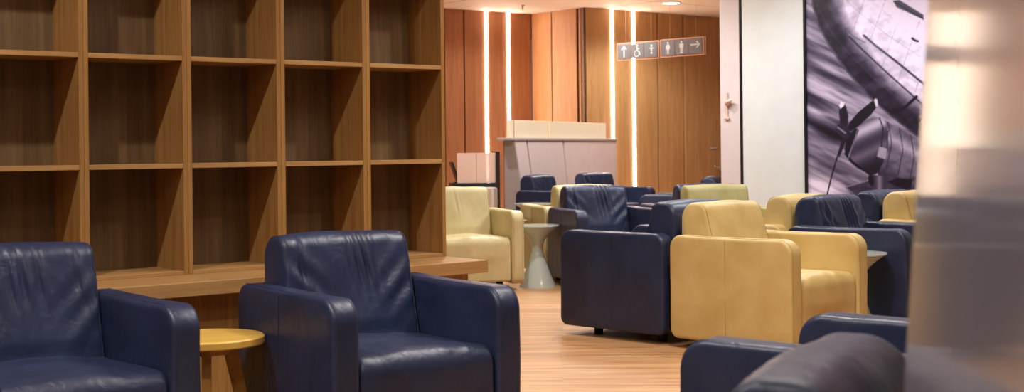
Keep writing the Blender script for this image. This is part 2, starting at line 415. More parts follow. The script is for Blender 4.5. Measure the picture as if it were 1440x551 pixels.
def paint(px, py):
    """grey value 0..1 of the printed aeroplane picture at photo coordinates"""
    # streaked sky
    th = R(27); u = (px-1137)*math.cos(th)+py*math.sin(th); v = -(px-1137)*math.sin(th)+py*math.cos(th)
    v = v+u*u*.0001
    sky = .32+.80*(fbm(u/70, v/9, 3, 4)-.38)+.10*np.clip((py-120)/150, 0, 1)
    sky = sky-.16*np.exp(-((px-1165)**2/900+(py-190)**2/500))+.12*np.exp(-((px-1160)**2/900+(py-262)**2/160))
    g = sky
    def put(mask_d, val, soft=.7, alpha=1.0):
        nonlocal g
        ins, d = mask_d; w = np.clip(np.where(ins, .5+d/(2*soft), .5-d/(2*soft)), 0, 1)*alpha
        g = g*(1-w)+val*w
    def stroke(pts, width, val, alpha=1.0):
        nonlocal g
        d, t = line_d(px, py, pts); w = np.clip((width-d)/.8+.5, 0, 1)*alpha; g = g*(1-w)+val*w
    # lower wing
    wing = [(1190, 263), (1222, 254), (1240, 250), (1320, 262), (1320, 290), (1212, 290)]
    put(poly_d(px, py, wing), .14+.2*fbm(px/9, py/5, 9, 3))
    stroke([(1190, 263), (1212, 282), (1216, 290)], .9, .45)
    stroke([(1190, 263), (1225, 253)], .7, .5)
    # fuselage
    belly = [(1139, -80), (1140, -20), (1143, 6), (1148, 26), (1155, 44), (1165, 62), (1178, 82), (1192, 101), (1208, 120), (1222, 135), (1238, 150), (1258, 167), (1290, 192), (1340, 226), (1460, 290), (1460, -80)]
    dB = line_d(px, py, belly[:15])[0]
    fus = poly_d(px, py, belly)
    metal = .04+.16*fbm(px/7, py/7, 5, 3)+np.clip((dB-20)/26, 0, 1)**1.1*.62+np.clip((dB-50)/60, 0, 1)*.14
    metal = metal+.26*(fbm(px/16+py/30, py/12, 12, 4)-.5)
    put(fus, metal)
    w = np.exp(-((dB-1.2)/1.1)**2)*fus[0]; g = g*(1-w*.45)+.55*w*.45
    def inset(pts, d):
        return pts
    # long dark keel moulding and panel joints following the hull
    stroke([(1196, 52), (1216, 72), (1246, 100), (1292, 141), (1340, 180)], 1.2, .10, .75)
    stroke([(1216, 50), (1232, 64), (1262, 87), (1294, 113), (1340, 148)], 1.6, .08, .8)
    stroke([(1219, 56), (1240, 74), (1290, 118)], 3.2, .62, .35)
    stroke([(1168, 10), (1180, 30), (1200, 50), (1218, 60)], .8, .32, .6)
    stroke([(1180, -10), (1210, 18), (1250, 50), (1296, 80)], .5, .5, .4)
    stroke([(1150, 6), (1166, 40), (1190, 70), (1230, 110), (1290, 160)], .6, .34, .5)
    for k in range(6):
        x0 = 1172+k*24; y0 = -6+k*15
        stroke([(x0+30, y0-34), (x0+6, y0+30), (x0-4, y0+60)], .45, .35, .28)
    stroke([(1230, -10), (1262, 10), (1296, 34)], .5, .5, .4)
    stroke([(1242, 14), (1294, 60)], .4, .5, .35)
    # window/antenna slot
    put(poly_d(px, py, [(1257, 1), (1266, 0), (1300, 21), (1300, 28), (1262, 10)]), .30)
    stroke([(1258, 2), (1300, 27)], .7, .12, .8)
    stroke([(1284, 54), (1288, 57), (1292, 58)], 1.5, .05)
    put(poly_d(px, py, [(1276, 114), (1280, 110), (1291, 118), (1288, 124)]), .82)
    # dark strap across the belly
    stroke([(1256, 157), (1264, 156), (1276, 149), (1290, 136)], 2.0, .05)
    # aft nacelle
    nac = [(1232, 166), (1246, 170), (1262, 178), (1290, 194), (1330, 216), (1330, 262), (1285, 262), (1262, 255), (1236, 248)]
    put(poly_d(px, py, nac), .30+.20*fbm(px/10, py/6, 8, 3)+.22*np.exp(-((py-(px-1232)*.55-182)/9)**2)-.14*np.clip((py-(px-1232)*.45-215)/26, 0, 1))
    for q in ((1250, 171), (1266, 180), (1282, 190)):
        stroke([q, (q[0]+5, q[1]+30), (q[0]-2, q[1]+66)], .6, .10, .7)
    # cowling
    cowl = [(1199, 188), (1205, 180), (1214, 172), (1226, 166), (1238, 165), (1247, 172), (1250, 188), (1248, 210), (1242, 230), (1234, 244), (1226, 246), (1206, 236), (1195, 227), (1190, 217), (1191, 204)]
    t = (px-1190)*.42+(py-165)*.9
    put(poly_d(px, py, cowl), .22+.46*np.exp(-((t-27)/9.5)**2)+.16*np.exp(-((t-58)/7)**2)-.12*np.clip((t-66)/14, 0, 1))
    stroke([(1238, 166), (1243, 180), (1241, 205), (1229, 232), (1224, 245)], .9, .08, .8)
    stroke([(1250, 184), (1249, 206), (1243, 226), (1236, 243)], .8, .10, .7)
    put(poly_d(px, py, [(1238, 206), (1249, 209), (1246, 224), (1234, 220)]), .68, alpha=.8)
    stroke([(1190, 216), (1200, 228), (1226, 246)], 1.6, .07)
    # cowling mouth
    put(poly_d(px, py, [(1192, 222), (1189, 211), (1191, 200), (1197, 188), (1205, 180), (1209, 183), (1204, 196), (1198, 212)]), .06)
    stroke([(1207, 183), (1203, 197), (1197, 213), (1194, 222)], 1.1, .62, .6)
    # intake below
    put(poly_d(px, py, [(1223, 248), (1228, 245), (1252, 250), (1246, 266), (1238, 270), (1228, 262)]), .22+.25*np.exp(-((px-1238)/4)**2))
    put(poly_d(px, py, [(1222, 249), (1225, 245), (1229, 249), (1230, 258), (1227, 262), (1223, 257)]), .05)
    put(poly_d(px, py, [(1250, 256), (1262, 250), (1284, 252), (1282, 266), (1268, 264)]), .05)
    # propeller
    put(poly_d(px, py, [(1183, 176), (1181, 158), (1182, 146), (1187, 143), (1191, 150), (1194, 163), (1193, 176), (1188, 179)]), .10)
    put(poly_d(px, py, [(1181, 148), (1184, 143), (1189, 144), (1188, 149), (1183, 153)]), .82)
    put(poly_d(px, py, [(1192, 183), (1196, 172), (1208, 158), (1224, 145), (1232, 139), (1235, 149), (1226, 161), (1210, 176), (1198, 184)]), .07)
    put(poly_d(px, py, [(1230, 141), (1232, 138), (1235, 140), (1236, 149), (1233, 151)]), .75)
    stroke([(1189, 190), (1184, 204), (1177, 226), (1170, 250), (1164, 275), (1162, 284)], 1.0, .10)
    put(poly_d(px, py, [(1187, 190), (1192, 192), (1187, 208), (1181, 222), (1180, 214)]), .12)
    put(poly_d(px, py, [(1176, 180), (1179, 175), (1186, 174), (1192, 178), (1197, 186), (1194, 195), (1188, 194), (1179, 187)]), .16)
    stroke([(1179, 179), (1190, 187)], 1.2, .62, .7)
    stroke([(1194, 186), (1199, 190), (1204, 186)], 1.6, .09)
    return np.clip(g, .02, .97)
p0, p1 = sW(1136.5), sW(1136.5)+2.1
PH0, PH1 = .45, 2.9
pr = empty('aeroplane_poster', (W0.x, W0.y, 0), math.atan2(B.y, B.x))
tag(pr, 'tall black framed purple grey print of a propeller aeroplane on the white wall', 'poster')
def frame_bm():
    bm = bmesh.new(); t = .028
    box(bm, p0-t, p0, -.03, -.001, PH0-t, PH1+t, .003, 1); box(bm, p1, p1+t, -.03, -.001, PH0-t, PH1+t, .003, 1)
    box(bm, p0, p1, -.03, -.001, PH1, PH1+t, .003, 1); box(bm, p0, p1, -.03, -.001, PH0-t, PH0, .003, 1)
    return bm
link('frame', frame_bm(), M['black'], pr)
NX, NY = 300, 380
ss = np.linspace(p0, p1, NX); hh_ = np.linspace(PH0, PH1, NY)
SS, HH = np.meshgrid(ss, hh_)
X = W0.x+B.x*SS; Y = W0.y+B.y*SS
a_ = X/Y*FPX; b_ = (HH-HC)/Y*FPX
PXX = CX+a_*_c-b_*_s; PYY = CY-(a_*_s+b_*_c)
G = paint(PXX, PYY)
me = bpy.data.meshes.new('print')
verts = [(float(SS[j, i]), -.012, float(HH[j, i])) for j in range(NY) for i in range(NX)]
faces = [(j*NX+i, j*NX+i+1, (j+1)*NX+i+1, (j+1)*NX+i) for j in range(NY-1) for i in range(NX-1)]
me.from_pydata(verts, [], faces)
at = me.color_attributes.new('ink', 'FLOAT_COLOR', 'POINT')
g1 = G.reshape(-1); g1 = np.clip(g1, 0, 1)**1.22*1.08; g1 = np.clip(.5+(g1-.44)*1.15, .03, .95)
lin = lambda v: np.where(v <= .04045, v/12.92, ((v+.055)/1.055)**2.4)
rgb = np.stack([lin(np.clip(g1*.99+.02, 0, 1)), lin(np.clip(g1*.95-.005, 0, 1)), lin(np.clip(g1*.97+.08, 0, 1)), np.ones_like(g1)], 1)
at.data.foreach_set('color', rgb.astype(np.float32).reshape(-1))
mm, N, L, P = new_mat('poster_print')
an = N.new('ShaderNodeVertexColor'); an.layer_name = 'ink'; L.new(an.outputs['Color'], P.inputs['Base Color']); P.inputs['Roughness'].default_value = .45
me.materials.append(mm)
po = bpy.data.objects.new('print', me); col.objects.link(po); po.parent = pr
bm = bmesh.new(); box(bm, p0, p1, -.010, -.001, PH0, PH1); link('backing_board', bm, M['black'], pr)

# ------------------------------------------------------------------ bookcases
S0 = Vector((-.331, 6.725))
PITCH, ROW, TB, DEP = .4515, .4545, .020, .29
LEDGE = .602
TOPH = LEDGE+TB-.004+ROW*4+TB
bm_dummy = None
def bookcase_unit():
    o = empty('bookcase', (0, 0, LEDGE), 0)
    w = PITCH-.001
    for k, s in enumerate((0, 1)):
        bm = bmesh.new(); x0 = 0 if s == 0 else w-TB
        box(bm, x0, x0+TB, 0, DEP, 0, TOPH-LEDGE, .0012, 1); link('side_panel', bm, M['oak'], o)
    for r in range(5):
        z1 = .618-LEDGE+ROW*r
        bm = bmesh.new()
        box(bm, TB, w-TB, .001 if r < 4 else 0, DEP-.012, max(z1-TB+.0, 0.0), z1, .0012, 1)
        link('bottom_board' if r == 0 else ('top_board' if r == 4 else 'shelf'), bm, M['oak_h'], o)
    bm = bmesh.new(); box(bm, TB, w-TB, DEP-.012, DEP-.001, 0, TOPH-LEDGE-.002); link('back_panel', bm, M['oak_shaded'], o)
    return o
proto = bookcase_unit()
units = [(-1, 'rightmost empty oak bookcase column, at the free end of the bench'),
         (-2, 'empty oak bookcase column second from the right, above the back of the middle navy armchair'),
         (-3, 'empty oak bookcase column third from the right, above the middle navy armchair left arm'),
         (-4, 'empty oak bookcase column above the bare bench between the two front navy armchairs'),
         (-5, 'leftmost empty oak bookcase column in view, cut by the left edge of the picture')]
for i, (k, lab) in enumerate(units):
    o = proto if i == 0 else copy_tree(proto)
    p = S0+A*(PITCH*k+.01)
    o.location = (p.x, p.y, LEDGE); o.rotation_euler = (0, 0, ANG)
    tag(o, lab, 'bookcase', 'open oak bookcase columns')
o = empty('bench', (S0.x, S0.y, 0), ANG); tag(o, 'long oak bench plinth with thick top under the bookcases', 'bench')
bm = bmesh.new(); box(bm, -2.75, .012, -.325, DEP+.0, LEDGE-.058, LEDGE, .003, 2); link('bench_top', bm, M['oak_h'], o)
bm = bmesh.new(); box(bm, -2.73, -.03, -.225, DEP, .06, LEDGE-.058, .002, 1); link('front_panel', bm, M['oak'], o)
bm = bmesh.new(); box(bm, -2.70, -.06, -.17, DEP-.05, 0, .06); link('toe_kick', bm, M['black'], o)
for k in range(6):
    for j in (0, 1):
        bm = bmesh.new(); box(bm, -2.5+k*.45+j*.085, -2.44+k*.45+j*.085, -.2265, -.2245, .455, .462); link('vent_slot', bm, M['black'], o)

# ------------------------------------------------------------------ armchairs
W, D, T, HA, HB, HB0 = .75, .81, .103, .63, .80, .055
def make_chair(matn, seamn, seed=0, pleat=1.0):
    rnd = random.Random(seed)
    root = empty('armchair', (0, 0, 0))
    m = M[matn]; sm_ = M[seamn]
    # arms: full side slabs with rounded corners
    def arm_disp(u, v, h, n, sc):
        k = noise.noise(Vector((v*6+seed, h*6, u*6)))*.0035
        sag = .005*math.sin(PI*min(max(v/D, 0), 1))*(1 if h > .5 else 0)
        if sc < 1: return Vector((k*(1 if u > 0 else -1), 0, 0))
        return Vector((0, n.x*k, n.y*k-sag))
    prof = rounded([(0, HB0, .05), (D, HB0, .05), (D, HA, .075), (0, HA, .085)], 9)
    for x0 in (-W/2, W/2-T):
        bm = bmesh.new(); cushion(bm, prof, x0, x0+T, .018, 4, 3, .006, arm_disp)
        a = link('arm', bm, m, root, smooth=180)
        bm = bmesh.new()
        for xx in (x0+.017, x0+T-.017):          # stitched welts along the top and the front
            pr_ = [Vector((xx, p.x, p.y)) for p in rounded([(.001, HB0+.001, .05), (D-.001, HB0+.001, .05), (D-.001, HA-.001, .074), (.001, HA-.001, .084)], 7)]
            pts = [q+Vector((0, 0, -.005*math.sin(PI*min(max(q.y/D, 0), 1)) if q.z > .5 else 0)) for q in pr_]
            tube(bm, pts+[pts[0]], .0022, 5, False)
            link('welt', bm, sm_, a, smooth=60); bm = bmesh.new()
        # vertical joint down the outer face
        sx = x0-.0045 if x0 < 0 else x0+T+.0045
        tube(bm, [(sx, D*.52, HB0+.02), (sx+(0.0), D*.52, .35), (sx, D*.52, HA-.02)], .0015, 5)
        link('seam', bm, sm_, a, smooth=60)
    # seat
    su0, su1 = -W/2+T+.003, W/2-T-.003
    def seat_disp(u, v, h, n, sc):
        if h < .25 or sc < 1: return Vector((0, 0, 0))
        c = math.cos(PI*min(1, abs(u)/(su1)) )*.5+.5
        k = noise.noise(Vector((u*9+seed*3, v*7, h*5)))*.006
        cr = .0022*math.sin((u*46+4*noise.noise(Vector((v*8, u*5, seed)))))*math.exp(-((v-.12)/.12)**2)
        return Vector((0, n.x*(k+.012*c), n.y*(k+.016*c+cr)))
    sp = rounded([(.012, .075, .02), (D-.20, .075, .02), (D-.20, .415, .03), (.012, .425, .062)], 9, .03)
    bm = bmesh.new(); cushion(bm, sp, su0, su1, .022, 4, 26, 0, seat_disp); link('seat', bm, m, root, smooth=180)
    # back with rolled top
    bp = rounded([(D-.002, .08, .02), (D-.002, HB, .085), (D-.165, HB+.004, .062), (D-.275, .40, .02), (D-.275, .08, .02)], 11, .022)
    pc = [rnd.uniform(-.12, .12)+(i-2)*.055 for i in range(5)]
    pa = [rnd.uniform(.4, 1) for i in range(5)]
    def back_disp(u, v, h, n, sc):
        k = noise.noise(Vector((u*7+seed*5, v*7, h*6)))*.006
        if sc < 1: return Vector((k*(1 if u > 0 else -1)*(1.5 if h > HA else .2), 0, 0))
        d = k+.010*math.exp(-(u/.2)**2)*(1 if h > .45 else 0)
        if n.x < -.2:
            env = math.exp(-((h-.68)/.085)**2)
            for c, am in zip(pc, pa):
                du = u-c-(.7-h)*.12
                d += pleat*am*env*(-.011*math.exp(-(du/.010)**2)+.008*math.exp(-((du-.020)/.013)**2))
            # slack folds low at the sides
            d += pleat*.005*math.sin((h*60-abs(u)*55))*math.exp(-((abs(u)-.2)/.08)**2)*math.exp(-((h-.6)/.12)**2)
        return Vector((0, n.x*d, n.y*d))
    bm = bmesh.new(); cushion(bm, bp, su0, su1, .024, 4, 76, .012, back_disp)
    bk = link('backrest', bm, m, root, smooth=180)
    for xx in (su0+.012, su1-.012):
        bm = bmesh.new()
        pts = [Vector((xx, p.x, p.y)) for p in bp]
        pts = [q for q in pts if q.z > .30]
        # keep the run continuous: start behind, over the top, down the front
        i0 = min(range(len(pts)), key=lambda i: (pts[i].z+(0 if pts[i].y > D-.05 else 9)))
        pts = pts[i0:]+pts[:i0]
        cenp = Vector((xx, D-.13, .5))
        pts = [q+(cenp-q)*.012 for q in pts]
        tube(bm, pts, .0022, 5, False)
        link('welt', bm, sm_, bk, smooth=60)
    for (lx, ly) in ((-W/2+.16, .17), (W/2-.16, .17), (-W/2+.16, D-.14), (W/2-.16, D-.14)):
        bm = bmesh.new(); lathe(bm, [(0, .0), (.026, .0), (.028, .004), (.028, .085), (0, .085)], 20, lx, ly)
        link('leg', bm, M['foot'], root, smooth=40)
    # shift all so the origin sits at the middle of the footprint
    for ch in root.children: ch.location.y -= D/2
    return root
protos = {'navy': [make_chair('navy', 'navy_seam', 1, 1.6), make_chair('navy', 'navy_seam', 2, 1.0)],
          'cream': [make_chair('cream', 'cream_seam', 3, .35)], 'pale': [make_chair('pale', 'cream_seam', 4, .3)], 'olive': [make_chair('olive', 'cream_seam', 5, .2)]}
used = set()
def chair(kind, corner, pt, deg, label, var=0):
    """corner: which footprint corner sits at pt: F/R (front/rear) + L/R as local -x/+x"""
    al = R(deg); p = protos[kind][var]
    o = p if (kind, var) not in used else copy_tree(p)
    used.add((kind, var))
    ux = (W/2 if corner[1] == 'L' else -W/2); uy = (D/2 if corner[0] == 'F' else -D/2)
    o.location = (pt[0]+ux*math.cos(al)-uy*math.sin(al), pt[1]+ux*math.sin(al)+uy*math.cos(al), 0)
    o.rotation_euler = (0, 0, al)
    word = {'navy': 'navy blue leather armchairs', 'cream': 'cream leather armchairs', 'pale': 'pale cream leather armchairs', 'olive': 'olive cream leather armchair'}[kind]
    return tag(o, label, 'armchair', word if kind != 'olive' else None)
chair('navy', 'FL', (-.596, 4.549), 33.5, 'navy blue leather armchair in front of the bookcases, right of the yellow wooden table', 0)
chair('navy', 'FR', (-1.006, 4.468), 37.5, 'navy blue leather armchair at the left edge, left of the yellow wooden table', 1)
chair('pale', 'FR', (.092, 10.95), 17, 'pale cream leather armchair half hidden behind the right end of the bookcases')
chair('navy', 'FL', (.50, 10.85), 15, 'navy blue leather armchair facing out, just behind the pale pedestal table', 0)
chair('pale', 'RR', (.27, 11.66), 195, 'pale cream armchair back to back with the navy chair behind the pedestal table')
chair('navy', 'FR', (.28, 8.40), -136, 'navy armchair seen from its plain side, back to back with the large yellow cream one', 1)
chair('cream', 'RL', (.872, 7.765), 44.5, 'large yellow cream leather armchair in side view, centre right')
chair('navy', 'RL', (.03, 16.4), 58, 'small distant navy armchair against the left half of the grey partition', 1)
chair('navy', 'RL', (.70, 17.45), 43, 'distant navy armchair against the right half of the grey partition', 0)
chair('navy', 'RR', (1.285, 11.53), 192, 'navy armchair whose arm and dark back edge show left of the olive cream armchair', 1)
chair('olive', 'RL', (1.285, 11.5), 12, 'olive cream leather armchair with square back, before the white wall')
chair('navy', 'FR', (1.307, 14.4), -107, 'farthest right navy armchair, only its arms and rounded back end peeping over the olive armchair', 0)
chair('navy', 'RL', (1.68, 8.56), 47, 'navy armchair right behind the large yellow cream armchair, beside the small white table', 0)
chair('cream', 'RR', (1.665, 8.58), 227, 'cream armchair back to back with the navy chair under the poster edge')
chair('cream', 'RL', (2.40, 9.22), 46, 'cream armchair under the poster, cut off by the glossy grey panel')
chair('navy', 'RR', (2.38, 9.24), 226, 'navy armchair under the poster, back to back with the cut off cream armchair', 1)
chair('navy', 'FR', (.42, 3.58), -129.5, 'navy armchair at lower right showing both arms, seen from behind', 0)
chair('navy', 'RL', (.715, 2.40), -115.2, 'nearest navy armchair at the bottom right edge, its blurred rolled back closest to the camera', 1)

# ------------------------------------------------------------------ tables
def wood_table(x, y, r=.2, h=.47):
    o = empty('side_table', (x, y, 0), R(20))
    bm = bmesh.new(); lathe(bm, [(0, h-.03), (r-.006, h-.03), (r, h-.025), (r, h-.005), (r-.006, h), (0, h)], 72); link('tabletop', bm, M['oak_tab'], o, smooth=30)
    for k in range(3):
        a = 2*PI*k/3+.35
        bm = bmesh.new()
        vs = box(bm, -.5, .5, -.5, .5, 0, 1)
        for v in vs:
            t = v.co.z; w = .034+.02*t; d = .02+.004*t
            rad = .185*(1-t)+.085*t
            lx, ly = rad+v.co.x*w, v.co.y*d
            v.co = Vector((lx*math.cos(a)-ly*math.sin(a), lx*math.sin(a)+ly*math.cos(a), t*(h-.03)))
        bmesh.ops.bevel(bm, geom=bm.edges[:], offset=.004, segments=2, affect='EDGES')
        link('leg', bm, M['oak_leg'], o)
    bm = bmesh.new(); lathe(bm, [(0, h-.06), (.1, h-.06), (.1, h-.03), (0, h-.03)], 32); link('under_plate', bm, M['oak_leg'], o, smooth=30)
    return o
M['oak_leg'] = wood('oak_leg', srgb(190, 142, 68), srgb(160, 112, 50), .35)
tag(wood_table(-1.086, 4.914), 'round yellow wooden side table between the two front navy armchairs', 'side table')
def pedestal(x, y, r, lab, h=.50):
    o = empty('pedestal_table', (x, y, 0), 0)
    bm = bmesh.new(); lathe(bm, [(0, h-.018), (r*.9, h-.018), (r*.985, h-.012), (r, h-.006), (r*.99, h), (0, h+.0001)], 64); link('tabletop', bm, M['tbl'], o, smooth=40)
    bm = bmesh.new()
    prof = []
    for k in range(25):
        t = k/24
        z = t*(h-.018)
        rr = r*(.24+.58*max(0, (.62-t)/.62)**1.15) if t < .62 else r*(.24+.66*((t-.62)/.38)**2.2)
        prof.append((rr, z))
    prof = [(0, 0)]+prof+[(0, h-.018)]
    lathe(bm, prof, 48); link('pedestal', bm, M['tbl'], o, smooth=40)
    return tag(o, lab, 'side table', 'pale hourglass pedestal tables')
pedestal(.196, 11.26, .182, 'pale hourglass pedestal table between the pale cream armchair and the navy armchair')
pedestal(-.075, 12.1, .2, 'pale round table barely showing behind the front pedestal table')
pedestal(.25, 15.75, .24, 'distant pale round table in front of the small navy armchair by the partition')
pedestal(1.965, 8.02, .195, 'white round table at right, its rim peeping out beyond the large yellow cream armchair')

# ------------------------------------------------------------------ grey partition with frosted screens
P0 = Vector((-.115, 17.0)); PD = Vector((.41, .912)).normalized()
pt = empty('partition', (P0.x, P0.y, 0), math.atan2(PD.y, PD.x))
tag(pt, 'free standing grey partition with frosted cream screens on top, behind the far chairs', 'partition')
PLEN = 3.65; RAILH = 1.225
def bend(x): return -.20*math.sin(PI*min(max(x/PLEN, 0), 1))*0.0
def sl(x): return .17*(1-x/PLEN)**.8+.01
def slope_panel(x0, x1, mat, name):
    bm = bmesh.new(); n = 6; vt = []
    for k in range(n+1):
        x = x0+(x1-x0)*k/n
        vt.append([bm.verts.new((x, yy+bend(x), z)) for yy, z in ((-.155-sl(x), 0), (-.155, RAILH), (-.02, RAILH), (-.02, 0))])
    for p, q in zip(vt, vt[1:]):
        for i in range(4): bm.faces.new((p[i], p[(i+1) % 4], q[(i+1) % 4], q[i]))
    bm.faces.new(vt[0][::-1]); bm.faces.new(vt[-1])
    return link(name, bm, mat, pt)
hx = lambda x, y: hit(x, y, P0-Vector((-PD.y, PD.x))*.155*1.0, PD)[0]
c1, c2 = hx(741, 220), hx(792, 220)
g = .05
slope_panel(.03, c1-g/2, M['lam'], 'front_board'); slope_panel(c1+g/2, c2-g/2, M['lam'], 'front_board'); slope_panel(c2+g/2, PLEN, M['lam'], 'front_board')
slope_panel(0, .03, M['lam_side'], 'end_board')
bm = bmesh.new(); box(bm, .03, PLEN-.02, -.10, .0, 0, RAILH-.01); link('core', bm, M['black'], pt)
bm = bmesh.new(); box(bm, -.12, PLEN+.02, -.175, .02, RAILH, RAILH+.03, .004, 2); link('cap_rail', bm, M['cap'], pt)
e0, e1, e2, e3 = -.06, c1-.25, c2-.35, PLEN-.25
for q0, q1 in ((e0, e1), (e1, e2), (e2, e3)):
    bm = bmesh.new(); box(bm, q0+.022, q1-.022, -.10, -.088, RAILH+.03, 1.475, .002, 1); link('screen', bm, M['frost_cream'], pt)

# console with computer, pinkish divider and the steel bin
K0 = planepoint(636, 258, .75)
kd = Vector((1, .12)).normalized()
kx = lambda x, y=240: hit(x, y, K0, kd)
kn = empty('standing_desk', (K0.x, K0.y, 0), math.atan2(kd.y, kd.x)); tag(kn, 'black counter desk with dark end panel behind the pale armchair', 'desk')
xr = kx(703)[0]; xl = 0
bm = bmesh.new(); box(bm, xl, xr, 0, .5, .705, .75, .003, 1); link('desktop', bm, M['black'], kn)
bm = bmesh.new(); box(bm, xr-.04, xr, -.01, .5, 0, kx(700, 213)[1], .003, 1); link('end_panel', bm, M['black'], kn)
bm = bmesh.new(); box(bm, xl+.06, xl+.12, .08, .42, 0, .705, .003, 1); link('leg', bm, M['black'], kn)
s0, s1 = kx(643)[0], xr-.042
dv = empty('privacy_screen', (K0.x, K0.y, .75), math.atan2(kd.y, kd.x)); tag(dv, 'frosted pinkish privacy screen standing on the black desk', 'screen')
zt = kx(670, 215)[1]-.75
for q0, q1 in ((s0, (s0+s1)/2-.002), ((s0+s1)/2+.002, s1)):
    bm = bmesh.new(); box(bm, q0, q1, .03, .042, 0.001, zt, .002, 1); link('pane', bm, M['frost_pink'], dv)
lp = empty('computer_monitor', (K0.x, K0.y, .75), math.atan2(kd.y, kd.x)+0); tag(lp, 'dark computer monitor seen edge on, leaning at the left end of the black desk', 'monitor')
sx0 = kx(635, 228)[0]; zz = kx(635, 228)[1]-.75
bm = bmesh.new()
vs = box(bm, 0, 1, 0, 1, 0, 1)
for v in vs:
    t = v.co.z; v.co = Vector((sx0+.072*(1-t)+v.co.x*.022, .06+v.co.y*.34, .02+t*(zz-.02)))
link('display', bm, M['black'], lp)
bm = bmesh.new(); box(bm, sx0+.05, sx0+.12, .14, .32, 0, .012, .002, 1); box(bm, sx0+.075, sx0+.095, .2, .26, .01, .07, .002, 1); link('stand', bm, M['black'], lp)
M['bin'] = plain('bright_steel', srgb(214, 204, 198), .3, .6)
BX = planepoint(686, 264.5, .70)
bn = empty('waste_bin', (BX.x, BX.y-.0, 0), 0); tag(bn, 'fluted polished steel bin beside the black desk', 'bin')
fl = lambda a: .035*abs(math.sin(a*9))
bm = bmesh.new(); lathe(bm, [(0, 0), (.095, 0), (.1, .01), (.1, .66), (0, .66)], 108, flute=fl); link('body', bm, M['bin'], bn, smooth=30)
bm = bmesh.new(); lathe(bm, [(0, .66), (.103, .66), (.105, .67), (.10, .70), (.075, .71), (.04, .712), (0, .712)], 48); link('lid', bm, M['bin'], bn, smooth=40)

# ------------------------------------------------------------------ hanging signs
def disc(bm, cx, cz, r, y, n=16, r2=0):
    if r2:
        o_ = [bm.verts.new((cx+r*math.cos(2*PI*i/n), y, cz+r*math.sin(2*PI*i/n))) for i in range(n)]
        i_ = [bm.verts.new((cx+r2*math.cos(2*PI*i/n), y, cz+r2*math.sin(2*PI*i/n))) for i in range(n)]
        for i in range(n): bm.faces.new((o_[i], o_[(i+1) % n], i_[(i+1) % n], i_[i]))
    else: bm.faces.new([bm.verts.new((cx+r*math.cos(2*PI*i/n), y, cz+r*math.sin(2*PI*i/n))) for i in range(n)])
def pg(bm, pts, y): bm.faces.new([bm.verts.new((p[0], y, p[1])) for p in pts])
def bar(bm, p, q, w, y):
    d = Vector((q[0]-p[0], q[1]-p[1])).normalized(); n = Vector((-d.y, d.x))*w/2
    pg(bm, [(p[0]+n.x, p[1]+n.y), (q[0]+n.x, q[1]+n.y), (q[0]-n.x, q[1]-n.y), (p[0]-n.x, p[1]-n.y)], y)
def icon(bm, kind, cx, cz, s, y):
    q = lambda x, z: (cx+x*s, cz+z*s)
    if kind == 'up':
        bar(bm, q(0, -.42), q(0, .38), .11*s, y); bar(bm, q(-.24, .14), q(.02, .42), .1*s, y); bar(bm, q(.24, .14), q(-.02, .42), .1*s, y)
    if kind == 'right':
        bar(bm, q(-.42, .12), q(.38, .12), .1*s, y); bar(bm, q(.14, .36), q(.42, .10), .1*s, y); bar(bm, q(.14, -.12), q(.42, .14), .1*s, y)
    if kind == 'woman':
        disc(bm, *q(0, .38), .09*s, y); pg(bm, [q(-.09, .27), q(.09, .27), q(.19, -.1), q(-.19, -.1)], y)
        bar(bm, q(-.1, .25), q(-.2, 0), .05*s, y-.0002); bar(bm, q(.1, .25), q(.2, 0), .05*s, y-.0002)
        bar(bm, q(-.05, -.1), q(-.05, -.46), .07*s, y); bar(bm, q(.05, -.1), q(.05, -.46), .07*s, y)
    if kind == 'man':
        disc(bm, *q(0, .38), .09*s, y); pg(bm, [q(-.13, .27), q(.13, .27), q(.11, -.08), q(-.11, -.08)], y)
        bar(bm, q(-.16, .26), q(-.16, -.04), .06*s, y-.0002); bar(bm, q(.16, .26), q(.16, -.04), .06*s, y-.0002)
        bar(bm, q(-.06, -.06), q(-.06, -.46), .09*s, y); bar(bm, q(.06, -.06), q(.06, -.46), .09*s, y)
    if kind == 'wheel':
        disc(bm, *q(-.04, -.2), .25*s, y, 24, .19*s); disc(bm, *q(.0, .4), .08*s, y)
        bar(bm, q(0, .3), q(.03, -.02), .1*s, y-.0002); bar(bm, q(.02, .16), q(.22, .14), .06*s, y-.0002)
        bar(bm, q(.02, -.02), q(.22, -.04), .08*s, y-.0002); bar(bm, q(.2, -.02), q(.28, -.34), .08*s, y-.0002)
    if kind == 'baby':
        disc(bm, *q(.1, .3), .1*s, y); pg(bm, [q(.0, .16), q(.2, .16), q(.16, -.08), q(.04, -.08)], y)
        bar(bm, q(-.16, .1), q(.04, .14), .06*s, y-.0002); bar(bm, q(.16, .14), q(.36, .1), .06*s, y-.0002)
        pg(bm, [q(.02, -.14), q(.18, -.14), q(.2, -.3), q(.0, -.3)], y)
SG = Vector((1.4, 16.6))
sgd = Vector((.72, -.694)).normalized()
